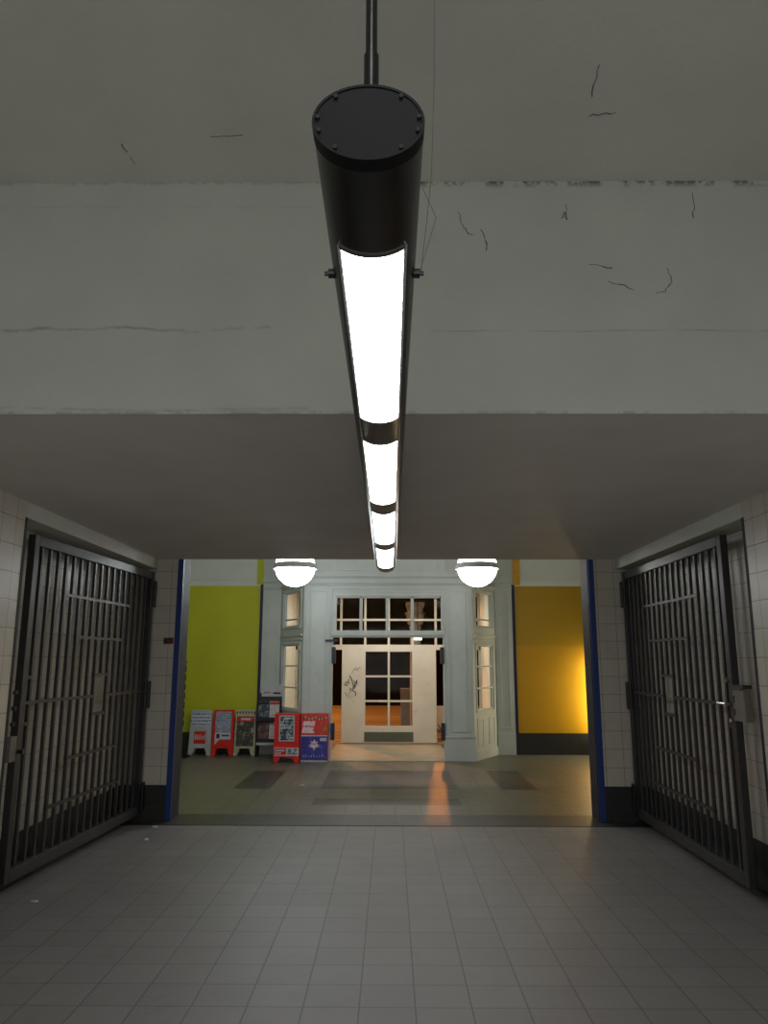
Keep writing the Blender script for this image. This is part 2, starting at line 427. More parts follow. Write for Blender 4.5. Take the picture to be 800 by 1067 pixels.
struct(MB().box(YX+.03, HX1, YW-.015, YW, 0, .40).build('baseboard_yellow', 'base'), 'dark skirting under the yellow wall', 'skirting')

# ------------------------------------------------------------------ the portal: a painted timber bay with splayed sides
YF = 14.0                        # front face
FL, FR = -1.60, 1.51             # front corners
SL, SR = -2.16, 2.06             # where the splays meet the wall
JL, JR = -1.06, .97              # door jambs
ZT = 3.12
VT = 3.3
BAY = [(GX+.03, YW-.03), (SL, YW-.03), (FL, YF), (FR, YF), (SR, YW-.03), (YX-.03, YW-.03)]
def offset(path, e):
    out = []
    for i, p in enumerate(path):
        ns = []
        for a, b in ((i-1, i), (i, i+1)):
            if a < 0 or b >= len(path): continue
            d = Vector(path[b])-Vector(path[a]); d.normalize(); ns.append(Vector((d.y, -d.x)))
        n = sum(ns, Vector((0, 0))).normalized(); k = e/max(.3, n.dot(ns[0]))
        out.append((p[0]+n.x*k, p[1]+n.y*k))
    return out
def ledge(z0, z1, e, back=YW+.02):
    o = offset(BAY, e)
    return [(o[0][0], back)]+o+[(o[-1][0], back)]

portal = MB()
portal.box(FL, JL, YF, YF+.16, 0, ZT)
portal.box(JR, FR, YF, YF+.16, 0, ZT)
portal.box(JL, JR, YF, YF+.16, 2.175, 2.27)
portal.box(JL, JR, YF, YF+.16, 2.93, ZT)
portal.box(JL, -1.0, YF, YF+.16, 2.27, 2.93); portal.box(.94, JR, YF, YF+.16, 2.27, 2.93)
# flat pilasters on the wall plane
portal.box(GX+.03, SL, YW-.03, YW+.3, 0, ZT); portal.box(SR, YX-.03, YW-.03, YW+.3, 0, ZT)
# splays with window openings, built along each splay
def splay_mat(a, b):
    d = Vector((b[0]-a[0], b[1]-a[1], 0)); L = d.length; d.normalize()
    n = Vector((-d.y, d.x, 0))
    return Matrix(((d.x, n.x, 0, a[0]), (d.y, n.y, 0, a[1]), (0, 0, 1, 0), (0, 0, 0, 1))), L
ML, LL = splay_mat((SL, YW), (FL, YF)); MR, LR = splay_mat((FR, YF), (SR, YW))
WIN = {'l': (.14, 1.0), 'r': (.14, .97)}
for mt, L, key in ((ML, LL, 'l'), (MR, LR, 'r')):
    a, b = WIN[key]
    for u0, u1, z0, z1 in ((0, a, 0, ZT), (b, L, 0, ZT), (a, b, 0, .86), (a, b, 2.05, 2.38), (a, b, 3.05, ZT)):
        portal.box(u0, u1, 0, .06, z0, z1, mt)
po = struct(portal.build('wall_portal', 'wood', bevel=.004), 'pale grey blue panelled timber portal with splayed sides round the doorway', 'portal')
# entablature and cornice
MB().prism(ledge(ZT, ZH, 0), ZT, ZH).build('entablature', 'wood', po)
m = MB()
for z0, z1, e in ((3.14, 3.165, .03), (3.165, 3.185, .055), (3.27, 3.285, .035), (3.285, 3.31, .06), (3.31, 3.325, .04)):
    m.prism(ledge(z0, z1, e), z0, z1)
m.build('cornice', 'wood', po, .003)
def frame(mb, x0, x1, z0, z1, y, w=.02, t=.016, mat=None):
    mb.box(x0, x0+w, y-t, y, z0, z1, mat); mb.box(x1-w, x1, y-t, y, z0, z1, mat)
    mb.box(x0+w, x1-w, y-t, y, z0, z0+w, mat); mb.box(x0+w, x1-w, y-t, y, z1-w, z1, mat)
m = MB()
for x0, x1 in ((FL, JL), (JR, FR)):
    c = (x0+x1)/2
    frame(m, c-.15, c+.15, .50, 3.03, YF, .022)
    m.box(x0+.06, x0+.10, YF-.014, YF, .44, 3.1); m.box(x1-.10, x1-.06, YF-.014, YF, .44, 3.1)
    m.box(x0+.02, x0+.035, YF-.01, YF, .44, 3.1); m.box(x1-.035, x1-.02, YF-.01, YF, .44, 3.1)
frame(m, -1.0, .90, 3.40, 3.95, YF, .025); frame(m, FL+.08, -1.12, 3.40, 3.95, YF, .025); frame(m, 1.02, FR-.08, 3.40, 3.95, YF, .025)
for mt, L in ((ML, LL), (MR, LR)):
    frame(m, .12, L-.12, 3.40, 3.95, 0, .025, .016, mt)
frame(m, JL-.05, JR+.05, 2.24, 3.09, YF, .035, .024)
frame(m, JL-.01, JR+.01, 2.27, 3.03, YF, .03, .014)
m.build('panel_moulding', 'wood', po, .003)
m = MB()
for x0, x1 in ((FL-.02, JL+.005), (JR-.005, FR+.02)):
    m.box(x0, x1, YF-.03, YF, 0, .40); m.box(x0, x1, YF-.042, YF, .40, .43)
m.build('plinth', 'wood', po, .004)
m = MB(); m.box(JL-.02, JR+.02, YF-.03, YF, 2.205, 2.245); m.box(JL, JR, YF-.016, YF, 2.18, 2.20)
m.build('transom_bar', 'wood', po, .004)
m = MB()
for mt, L, key in ((ML, LL, 'l'), (MR, LR, 'r')):
    a, b = WIN[key]
    frame(m, a-.035, b+.035, 2.35, 3.08, 0, .03, .02, mt); frame(m, a-.035, b+.035, .83, 2.08, 0, .03, .02, mt)
    m.box(.04, L-.04, -.03, 0, 2.20, 2.24, mt); m.box(.04, L-.04, -.02, 0, 2.13, 2.15, mt)
    frame(m, a, a+.28, .24, .72, 0, .02, .012, mt); frame(m, b-.28, b, .24, .72, 0, .02, .012, mt)
    m.box(.02, L-.02, -.02, 0, .0, .16, mt)
m.build('splay_moulding', 'wood', po, .003)
m = MB()
for x0, x1 in ((GX+.03, SL), (SR, YX-.03)):
    frame(m, x0+.07, x1-.07, .50, 3.03, YW-.03, .02, .012); m.box(x0, x1, YW-.05, YW-.03, 0, .40)
m.build('pilaster_moulding', 'wood', po, .003)
# pivots and the closer left on the jambs
for x, s in ((JL+.01, 1), (JR-.01, -1)):
    for z0, z1 in ((1.70, 2.0), (.36, .66)):
        MB().box(min(x, x+s*.03)-.02, max(x, x+s*.03)+.02, YF-.05, YF+.05, z0, z1).build('door_hinge', 'hinge', po, .01, label='blue black door pivot on the jamb')
m = MB(); m.box(JL-.13, JL+.09, YF-.06, YF-.0, 2.10, 2.135); m.tube([(JL+.02, YF-.04, 2.10), (JL+.04, YF-.05, 2.03)], .012)
m.build('door_closer', 'hinge', po, .006, label='black door closer arm under the transom bar')
# glazed transom in the front
w = empty('window_1', ((JL+JR)/2, YF+.08, 2.27), 'glazed transom of four lights over the portal doorway', 'window', kind='structure')
cx = (JL+JR)/2
m = MB()
for x in (-.545, -.06, .405): m.box(x-cx-.028, x-cx+.028, -.05, .05, 0, .66)
m.box(-.965, .965, -.05, .05, 0, .03); m.box(-.965, .965, -.05, .05, .63, .66)
m.build('muntins', 'wood', w, .004)
MB().box(-.965, .965, -.004, .004, .02, .64).build('glass', 'glass', w)
# windows in the splays
k = 2
for mt, L, key, side in ((ML, LL, 'l', 'left'), (MR, LR, 'r', 'right')):
    a, b = WIN[key]
    for z0, z1, nm, nb in ((2.38, 3.05, 'upper', 1), (.86, 2.05, 'lower', 2)):
        w = empty('window_%d' % k, (0, 0, 0), '%s glazed light in the %s splayed side of the portal' % (nm, side), 'window', kind='structure'); k += 1
        w.matrix_world = mt @ Matrix.Translation((a, .032, z0))
        m = MB(); W, H = b-a, z1-z0
        m.box(0, .03, -.025, .025, 0, H); m.box(W-.03, W, -.025, .025, 0, H); m.box(0, W, -.025, .025, 0, .03); m.box(0, W, -.025, .025, H-.03, H)
        if nm == 'lower':
            for q in (1, 2): m.box(0, W, -.02, .02, H*q/3-.014, H*q/3+.014)
        else: m.box(0, W, -.02, .02, .13, .16)
        m.build('muntins', 'wood', w, .003)
        MB().box(.02, W-.02, -.004, .004, .02, H-.02).build('glass', 'glass', w)

# ------------------------------------------------------------------ the vestibule behind the portal
YI = 16.8
VL, VR = -2.08, 1.985
struct(MB().box(VL, VR, YF+.03, YI+.1, VT, VT+.02).build('ceiling_vestibule', 'cream'), 'cream ceiling of the vestibule', 'ceiling')
struct(MB().box(JL-.1, JR+.1, YF-.02, YI-.05, 0, .006).build('trim_7', 'landing'), 'worn beige stone landing in the doorway', 'landing')
struct(MB().box(VL-.12, VL, YW, YI+.1, 0, VT).build('wall_left_vestibule', 'cream'), 'cream side wall of the vestibule left of the doors', 'wall')
struct(MB().box(VR, VR+.12, YW, YI+.1, 0, VT).build('wall_right_vestibule', 'cream'), 'cream side wall of the vestibule right of the doors', 'wall')
DL, DR = -1.06, 1.0
scr = MB()
scr.box(VL, VR, YI, YI+.1, 3.15, VT)                 # head
scr.box(VL, VR, YI, YI+.1, 2.62, 2.665)              # bar
scr.box(VL, VR, YI, YI+.1, 1.99, 2.10)               # rail over the doors
scr.box(VL, VL+.05, YI, YI+.1, 0, 3.15); scr.box(VR-.05, VR, YI, YI+.1, 0, 3.15)
for x in (-1.09, -.556, -.035, .487, 1.0, -1.62, 1.53): scr.box(x-.025, x+.025, YI+.01, YI+.09, 2.1, 3.15)
so = struct(scr.build('wall_screen', 'doorpaint', bevel=.004), 'white glazed timber screen at the far end of the vestibule', 'screen')
MB().box(VL+.04, VR-.04, YI+.046, YI+.054, 2.10, 3.15).build('glass', 'glass', so)
door = empty('door_1', (0, YI, 0), 'white battered double door with six panes and graffiti on its left panel', 'door', kind='structure')
m = MB()
gl, gr = -.545, .475
m.box(DL, gl, 0, .07, .02, 1.99); m.box(gr, DR, 0, .07, .02, 1.99)
m.build('side_panel', 'doorpaint', door, .004, label='blank worn panel')
m = MB()
m.box(gl, gr, 0, .07, .25, .375); m.box(gl, gr, 0, .07, 1.95, 1.99); m.box(gl, gr, 0, .07, .02, .05)
m.box(-.058, -.012, 0, .07, .375, 1.95)
for z in (.895, 1.42): m.box(gl, gr, .005, .065, z-.02, z+.02)
m.build('glazing_frame', 'doorpaint', door, .003)
MB().box(gl, gr, .03, .038, .37, 1.96).build('glass', 'glass', door)
MB().box(gl-.02, gr+.02, -.008, .05, .05, .25).build('kick_plate', 'kick', door, .003, label='dark greenish kick plate')
# scribbled graffiti
m = MB()
rg = random.Random(3)
for k in range(9):
    x, z = -.85+rg.uniform(-.09, .09), 1.32+rg.uniform(-.17, .2)
    pts = [(x, -.003, z)]
    for q in range(5):
        x += rg.uniform(-.07, .07); z += rg.uniform(-.10, .07); x = min(-.66, max(-1.0, x)); pts.append((x, -.003, z))
    m.tube(pts, .0045+.005*(k % 3 == 0), 5)
m.build('graffiti', 'ink', door, label='black scribbled graffiti')
# panel seen low in the right hand gap and its stay
struct(MB().box(1.0, VR-.16, YI+.35, YI+.40, .30, .78).build('trim_8', 'doorpaint', bevel=.004), 'white low barrier panel beyond the gap on the right of the doors', 'barrier')
m = MB(); m.tube([(1.24, YI-.02, .06), (1.02, YI-.03, .42)], .012)
m.build('door_stay', 'iron', so, label='diagonal metal door stay')

# ------------------------------------------------------------------ outside, by night
struct(MB().box(-14, 14, 16.95, 31, -.15, -.0).build('ground_outside', 'asphalt'), 'orange lit paving of the street outside', 'street')
struct(MB().box(-14, 14, 31, 31.4, 0, 12).build('wall_across_street', 'night'), 'dark house front across the street', 'wall')
t = empty('street_cabinet', (.44, 20.3, 0), 'grey box shaped cabinet on the paving beyond the door panes', 'cabinet')
MB().box(-.17, .17, 0, .4, .05, 1.0).build('housing', 'cabinet', t, .01)
MB().box(-.185, .185, -.02, .42, 1.0, 1.04).build('lid', 'cabinet', t, .01)
MB().box(-.15, .15, .03, .37, 0, .05).build('plinth', 'iron', t)
t = empty('stone_column', (.60, 18.4, 0), 'pale stone column with carved capital seen through the transom', 'column')
MB().lathe([(.15, .16), (.14, .3), (.125, 2.5)], 24).build('shaft', 'stone', t, smooth=True)
MB().box(-.19, .19, -.19, .19, 0, .16).build('base', 'stone', t, .02)
m = MB(); m.lathe([(.125, 2.5), (.15, 2.53), (.135, 2.58), (.15, 2.75), (.2, 3.0), (.22, 3.05)], 24)
for k in range(8):
    a = 2*PI*k/8; m.tube([(.15*math.cos(a), .15*math.sin(a), 2.62), (.19*math.cos(a), .19*math.sin(a), 2.86), (.24*math.cos(a), .24*math.sin(a), 2.9)], .03, 8)
m.box(-.22, .22, -.22, .22, 3.05, 3.14)
m.build('capital', 'stone', t, smooth=True)
t = empty('lit_sign', (.62, 17.3, 2.24), 'small lit white sign glowing beyond the transom', 'sign')
MB().box(-.10, .10, 0, .06, -.03, .04).build('housing', 'iron', t)
MB().box(-.09, .09, -.004, 0, -.025, .035).build('face', 'exitlight', t)
MB().tube([(0, .03, .04), (0, .03, .9)], .012).build('hanger', 'iron', t)

# ------------------------------------------------------------------ the long hanging lamp
LX, LZ, LA, LB = -.041, 2.722, .103, .078
Y0, Y1 = 1.222, 7.72
lamp = empty('ceiling_lamp', (LX, Y0, LZ), 'long black tube lamp with four glowing white lenses hanging on a rod', 'lamp', rz=.0009)
def oval(a, b, t0, t1, n): return [(a*math.sin(t0+(t1-t0)*i/n), -b*math.cos(t0+(t1-t0)*i/n)) for i in range(n+1)]
MB().prism(oval(LA, LB, 0, 2*PI, 48)[:-1], 0.004, Y1-Y0, 'y').build('housing', 'black', lamp, smooth=True)
# rim and end cap
m = MB(); o_, i_ = oval(LA+.001, LB+.001, 0, 2*PI, 48)[:-1], oval(LA-.004, LB-.004, 0, 2*PI, 48)[:-1]
A = [[m.bm.verts.new((p[0], y, p[1])) for p in pr] for pr, y in ((o_, .03), (o_, -.006), (i_, -.006), (i_, .004))]
for P, Q in zip(A, A[1:]):
    for q in range(48): m.bm.faces.new([P[q], P[(q+1) % 48], Q[(q+1) % 48], Q[q]])
m.build('rim', 'capblack', lamp, smooth=True)
cap = MB().prism(oval(LA-.005, LB-.005, 0, 2*PI, 48)[:-1], -.004, .006, 'y').build('end_cap', 'capblack', lamp)
for k, a in enumerate((40, 75, 98, 140, 220, 262, 285, 320)):
    x, z = (LA-.009)*math.sin(math.radians(a)), -(LB-.009)*math.cos(math.radians(a))
    m = MB(); m.tube([(x, -.009, z), (x, .0, z)], .0042, 12); m.build('screw', 'steel', cap)
T = .75
for k in range(4):
    ya = 1.515+1.535*k-Y0+(.03 if k == 0 else 0); yb = 1.515+1.535*k-Y0+1.245
    m = MB(); ar = oval(LA+.0015, LB+.0015, -T, T, 16)
    P = [m.bm.verts.new((p[0], ya, p[1])) for p in ar]; Q = [m.bm.verts.new((p[0], yb, p[1])) for p in ar]
    P2 = [m.bm.verts.new((p[0]*.97, ya, p[1]*.97)) for p in ar]; Q2 = [m.bm.verts.new((p[0]*.97, yb, p[1]*.97)) for p in ar]
    for i in range(16):
        m.bm.faces.new([P[i], P[i+1], Q[i+1], Q[i]]); m.bm.faces.new([P2[i], Q2[i], Q2[i+1], P2[i+1]])
        m.bm.faces.new([P[i], P2[i], P2[i+1], P[i+1]]); m.bm.faces.new([Q[i], Q[i+1], Q2[i+1], Q2[i]])
    m.bm.faces.new([P[0], Q[0], Q2[0], P2[0]]); m.bm.faces.new([P[16], P2[16], Q2[16], Q[16]])
    m.build('lens', 'lens', lamp, smooth=True, label='glowing white lens')
    for y in (ya, yb):
        m = MB()
        ar2 = oval(LA+.003, LB+.003, -T-.03, T+.03, 16); arx = oval(LA-.004, LB-.004, -T-.03, T+.03, 16)
        m.prism(ar2+arx[::-1], y-.008, y+.008, 'y')
        m.build('lens_band', 'rim', lamp, label='bright metal edge of a lens')
for s in (-1, 1):
    m = MB(); x, z = (LA+.002)*math.sin(T+.06)*s, -(LB+.002)*math.cos(T+.06)
    m.tube([(x, .315, z), (x, Y1-Y0-.02, z)], .003, 6)
    m.build('side_rail', 'chrome', lamp, label='thin bright rail beside the lenses')
for s in (-1, 1):
    m = MB(); x = s*LA; m.tube([(x-.005*s, .52, -.015), (x+.012*s, .52, -.015)], .012, 12); m.tube([(x+.012*s, .52, -.015), (x+.022*s, .52, -.015)], .006, 8)
    m.build('side_bolt', 'black', lamp)
m = MB(); m.tube([(0, .17, .06), (0, .17, ZU-LZ)], .0125, 16); m.tube([(0, .17, .07), (0, .17, .30)], .016, 16)
m.build('hanging_rod', 'black', lamp, smooth=True)
for y in (4.6, 6.2):
    m = MB(); m.tube([(0, y, .07), (0, y, ZC-LZ)], .014, 12)
    m.build('short_hanger', 'black', lamp, smooth=True)
m = MB(); m.tube([(LA+.015, .52, -.01), (LA+.03, .50, .12), (LA+.042, .48, .24), (LA+.05, .45, .5), (LA+.053, .42, .9), (LA+.05, .4, ZU-LZ)], .0009, 5)
m.tube([(LA+.012, .52, -.01), (LA+.055, .52, .14), (LA+.02, .51, .22)], .0008, 5)
m.build('loose_wire', 'scuff', lamp, label='thin loose wire')

# ------------------------------------------------------------------ gates
GLN = 2.70
def make_gate(loc, end, s, label):
    """local x runs from hinge to free end, local y = thickness (passage side is s)"""
    d = Vector((end[0]-loc[0], end[1]-loc[1], 0)); rz = math.atan2(d.y, d.x)
    g = empty('lattice_gate', (loc[0], loc[1], 0), label, 'gate', 'folding passage gates', rz)
    zb, zt = .085, 2.765
    t = .03
    MB().box(0, .07, -t, t, zb, zt).build('hinge_post', 'iron', g, .004)
    MB().box(GLN-.075, GLN, -t, t, zb, zt).build('end_post', 'iron', g, .004)
    MB().box(.07, GLN-.075, -t, t, zt-.085, zt).build('top_rail', 'iron', g, .004)
    MB().box(.07, GLN-.075, -t, t, zb, zb+.10).build('bottom_rail', 'iron', g, .004)
    for k in range(17):
        u = 2.53-.1465*k
        m = MB()
        if k == 9: m.box(u-.014, u+.014, -.013, .013, zb+.1, 1.245); m.box(u-.014, u+.014, -.013, .013, 1.615, zt-.085)
        else: m.box(u-.014, u+.014, -.013, .013, zb+.1, zt-.085)
        m.build('bar', 'iron', g)
    B = lambda k: 2.53-.1465*k
    for (u0, u1, z) in ((B(13), B(3), 2.325), (B(12), B(5), 1.96), (B(10), B(8), 1.615), (.07, B(10), 1.415), (B(8), GLN-.075, 1.415), (B(10), B(8), 1.245),
                        (B(12), B(5), .895), (B(13), B(3), .53), (B(0), GLN-.075, 1.615), (B(0), GLN-.075, 1.25)):
        MB().box(u0-.014, u1+.014, -.015, .015, z-.013, z+.013).build('crossbar', 'iron', g)
    for z0, z1 in ((2.36, 2.66), (1.22, 1.52), (.12, .42)):
        m = MB(); m.box(-.075, .10, s*t-.006 if s > 0 else s*t-.010, s*t+.010 if s > 0 else s*t+.006, z0, z1); m.tube([(-.0, s*(t+.012), z0), (-.0, s*(t+.012), z1)], .016, 10)
        m.build('hinge', 'black', g, .003)
    return g
gl_ = make_gate((-2.79, 8.765), (-2.935, 6.07), 1, 'open dark grey lattice gate folded against the wall near the red plate')
gr_ = make_gate((2.725, 8.765), (2.705, 6.06), -1, 'open dark grey lattice gate with the large lock box and chrome handle')
lk = MB().box(GLN+.0, GLN+.19, -.035, .025, 1.30, 1.54).build('lock_box', 'lockplate', gr_, .006, label='pale grey metal lock box')
m = MB(); m.box(GLN+.0, GLN+.19, -.035, .035, 1.545, 1.575); m.box(GLN+.02, GLN+.17, -.045, -.03, 1.535, 1.55); m.build('cover_strip', 'iron', lk)
m = MB(); m.box(GLN+.01, GLN+.03, -.04, -.03, 1.44, 1.49); m.build('latch_slot', 'black', lk); MB().box(GLN+.01, GLN+.03, -.04, -.03, 1.34, 1.39).build('latch_slot', 'black', lk)
m = MB(); m.tube([(GLN-.04, -.03, 1.425), (GLN-.04, -.085, 1.425)], .012, 10); m.tube([(GLN-.03, -.08, 1.425), (GLN-.17, -.08, 1.425)], .011, 10); m.tube([(GLN-.17, -.08, 1.425), (GLN-.18, -.07, 1.425)], .013, 10)

MB().tube([(GLN-.04, -.03, 1.30), (GLN-.04, -.05, 1.30)], .017, 12).build('lock_cylinder', 'chrome', gr_, smooth=True); MB().tube([(GLN-.05, -.03, 1.60), (GLN-.05, -.06, 1.60)], .014, 10).build('bolt_head', 'chrome', gr_, smooth=True)
m.build('handle', 'chrome', gr_, smooth=True, label='chrome lever handle')
lk = MB().box(GLN, GLN+.09, -.02, .03, .98, 1.17).build('lock_plate', 'lockplate', gl_, .005, label='grey lock plate')
m = MB(); m.tube([(GLN-.03, .03, 1.05), (GLN-.03, .06, 1.05)], .016, 12); m.tube([(GLN-.03, .06, 1.05), (GLN-.03, .075, 1.05)], .022, 12); m.build('knob', 'black', gl_, smooth=True)
for z in (1.50, 1.38, 1.26): MB().box(GLN, GLN+.05, -.012, .012, z-.015, z+.015).build('latch_stub', 'iron', gl_)

# ------------------------------------------------------------------ globe lamps
def globe(x, label, mat):
    g = empty('globe_lamp', (x, 11.2, 3.13), label, 'lamp', 'opal globe lamps in the hall')
    R = .295
    MB().lathe([(0, -R)]+[(R*math.sin(a), -R*math.cos(a)) for a in [PI*i/28 for i in range(1, 23)]]+[(.10, .28)], 40).build('globe', mat, g, smooth='all', label='glowing white opal globe')
    m = MB(); m.lathe([(R-.004, -.034), (R+.03, -.036), (R+.034, -.02), (R+.024, .03), (R+.012, .05), (R-.014, .05)], 40)
    m.build('ring', 'ringgrey', g, smooth=True, label='metal ring round the globe')
    m = MB(); m.lathe([(0, .36), (.10, .36), (.115, .27), (.10, .25)], 24); m.build('holder', 'rim', g, smooth=True)
    m = MB(); m.tube([(0, 0, .35), (0, 0, ZH-3.13+.01)], .014, 12); m.build('rod', 'rim', g)
    MB().lathe([(0, ZH-3.13), (.07, ZH-3.13), (.06, ZH-3.17), (.016, ZH-3.20), (0, ZH-3.20)], 24).build('ceiling_rose', 'rim', g, smooth=True)
    return g
globe(-1.425, 'white glowing globe lamp above the newspaper stands', 'globe')
globe(1.295, 'white glowing globe lamp on the yellow wall side of the hall', 'globe_dim')

# ------------------------------------------------------------------ newspaper stands
M['headline'] = print_lines('blue_headlines', (196, 200, 208), (40, 56, 132), .062, .9)
M['newsprint'] = print_lines('grey_newsprint', (150, 158, 176), (70, 78, 108), .04, .8, (176, 182, 196))
M['frontpage'] = print_lines('newspaper_front_page', (176, 186, 194), (28, 34, 44), .055, .9, (52, 62, 72))
M['cover_dark'] = picture('dark_poster', (52, 48, 40), (70, 66, 54), (190, 190, 178), 5)
M['cover_grey'] = picture('grey_magazine_cover', (34, 40, 46), (108, 116, 128), (150, 156, 168), 9)
M['cover_white'] = picture('white_magazine_cover', (196, 192, 192), (206, 202, 204), (60, 58, 66), 10)
M['cover_red'] = picture('red_brown_magazine_cover', (60, 40, 36), (120, 100, 88), (150, 58, 48), 9)
M['cover_pink'] = picture('pale_magazine_cover', (180, 172, 178), (196, 190, 190), (170, 70, 90), 9)
M['poster_red'] = picture('red_poster', (206, 40, 34), (216, 60, 48), (206, 84, 60), 6)
M['poster_blue'] = picture('violet_blue_poster', (44, 42, 128), (58, 54, 150), (86, 84, 170), 5)
M['flagblue'] = paint('poster_blue_dot', (34, 58, 140), .5); M['flagyellow'] = paint('poster_yellow_dot', (216, 178, 36), .5)
M['flaggreen'] = paint('poster_green_dot', (120, 150, 50), .5); M['rosewhite'] = paint('poster_pale_print', (226, 200, 206), .5)

def aboard(x, y, w, h, mat, label, name='newspaper_stand'):
    """front faces -y and leans back a little; local origin at the front foot line, centre"""
    g = empty(name, (x, y, 0), label, 'newspaper stand', 'newspaper stands in front of the green wall')
    lean = .09
    sh = Matrix(((1, 0, 0, 0), (0, 1, lean, 0), (0, 0, 1, 0), (0, 0, 0, 1)))
    f = w*.22; lg = h*.155
    m = MB(); m.prism([(-w/2-.005, 0), (-w/2+f-.02, 0), (-w/2+f+.02, lg), (w/2-f-.02, lg), (w/2-f+.02, 0), (w/2+.005, 0), (w/2-.012, h), (-w/2+.012, h)], 0, .025, 'y', sh)
    fr = m.build('front_panel', mat, g, .004)
    d = .22
    sb = Matrix(((1, 0, 0, 0), (0, 1, -lean*1.6, d), (0, 0, 1, 0), (0, 0, 0, 1)))
    m = MB(); m.prism([(-w/2, 0), (-w/2+f-.02, 0), (-w/2+f+.02, lg), (w/2-f-.02, lg), (w/2-f+.02, 0), (w/2, 0), (w/2-.012, h), (-w/2+.012, h)], -.02, 0, 'y', sb)
    m.build('rear_panel', mat, g, .004)
    m = MB(); m.box(-w/2+.012, w/2-.012, lean*h, d-lean*1.6*h, h-.02, h)
    for s in (-1, 1):
        xx = s*(w/2-.03)
        m.prism([(lean*lg+.024, lg), (d-lean*1.6*lg-.018, lg), (d-lean*1.6*h, h-.02), (lean*h+.02, h-.02)], xx-.008, xx+.008, 'x')
    m.build('body', mat, g, .003)
    return g, sh
def smudge(name, mat, parent, x0, x1, z0, z1, y, seed, lean=.2):
    """lettering too blurred to read: a row of slanted blocks"""
    rg = random.Random(seed); m = MB(); x = x0
    top, bot = [], []
    while x < x1:
        w = rg.uniform(.25, .6)*(z1-z0); j = rg.uniform(-.08, .08)*(z1-z0); k = rg.uniform(-.2, .0)*(z1-z0)
        for xx in (x, min(x1, x+w)):
            top.append((xx+lean*(z1-z0), z1+k)); bot.append((xx, z0+j))
        x += w
    m.prism(bot+top[::-1], y-.0025, y, 'y')
    return m.build(name, mat, parent)
def sheet(g, sh, name, mat, x0, x1, z0, z1, off=.006, **kw):
    """a sheet fixed on the leaning front"""
    lean = sh[1][2]; zc = (z0+z1)/2
    m = MB(); m2 = Matrix(((1, 0, 0, 0), (0, 1, lean, 0), (0, 0, 1, 0), (0, 0, 0, 1)))
    m.box(x0, x1, -off, .0, z0-zc, z1-zc, m2)
    return m.build(name, mat, g, loc=(0, lean*zc, zc), **kw)
def onface(sh, x, z, off): return (x, sh[1][2]*z-off, z)
TILT = (PI/2-.09, 0, 0)

g, sh = aboard(-3.60, 14.74, .42, .83, 'signwhite', 'white A frame newspaper stand with blue headlines and a red square logo')
sheet(g, sh, 'headline_sheet', 'headline', -.19, .19, .53, .77)
sheet(g, sh, 'logo_plate', 'red', -.115, .105, .21, .435, .006)
text('logo_lettering', 'Bild', .135, 'paper', g, onface(sh, -.005, .325, .009), TILT)
g, sh = aboard(-3.17, 14.73, .41, .83, 'red', 'red newspaper stand with one pale sheet between the two A frame boards')
sheet(g, sh, 'newspaper', 'newsprint', -.15, .15, .42, .80)
sheet(g, sh, 'notice', 'paper', -.15, .15, .29, .415)
m = MB(); m.prism([(-.15, .29), (-.15, .19), (-.06, .29)], -.006, 0, 'y', sh); m.build('notice_tail', 'paper', g)
sheet(g, sh, 'print_block', 'ink', -.12, -.06, .31, .39, .008); sheet(g, sh, 'print_line', 'blueink', -.02, .12, .345, .375, .008)
g, sh = aboard(-2.75, 14.72, .40, .84, 'signcream', 'cream framed A board with a dark picture poster beside the magazine rack')
sheet(g, sh, 'poster', 'cover_dark', -.165, .165, .17, .71)
sheet(g, sh, 'poster_banner', 'red', -.145, .145, .62, .705, .009); sheet(g, sh, 'banner_print', 'paper', -.085, .10, .645, .68, .011)
m = MB(); rg = random.Random(5)
for k in range(7):
    x = -.165+.055*k; m.box(x-.011, x+.012, -.004, 0, .755+rg.uniform(-.01, .01), .80, sh)
m.build('header_print', 'ink', g)

# magazine rack
rk = empty('magazine_rack', (-2.295, 14.62, 0), 'tall grey metal magazine rack with a white header behind the red box', 'magazine rack')
m = MB()
for x in (-.215, .215): m.box(x-.012, x+.012, 0, .025, 0, 1.06); m.box(x-.012, x+.012, .26, .285, 0, 1.06); m.box(x-.012, x+.012, 0, .285, .0, .02)
m.build('frame', 'steel', rk, .003)
MB().box(-.215, .215, .20, .212, .25, 1.14).build('back_panel', 'iron', rk)
m = MB()
for z in (.27, .66): m = MB(); m.box(-.215, .215, .0, .20, z-.02, z); m.box(-.215, .215, -.004, .004, z-.02, z+.045); m.build('shelf', 'steel', rk, .002)
MB().box(-.215, .215, -.004, .02, .20, .25).build('lower_rail', 'signwhite', rk, .002)
hd = MB().box(-.17, .23, .19, .20, 1.08, 1.30).build('header_sign', 'paper', rk, label='white header sign')
M['redink'] = paint('red_ink', (190, 40, 36), .5)
m = MB(); m.tube([(-.13, .188, 1.13), (-.10, .188, 1.17), (-.085, .188, 1.135), (-.06, .188, 1.165), (-.04, .188, 1.14), (-.01, .188, 1.16)], .008, 6); m.build('red_script', 'redink', hd)
m = MB(); m.box(.05, .19, .186, .19, 1.125, 1.155); m.build('dark_script', 'ink', hd)
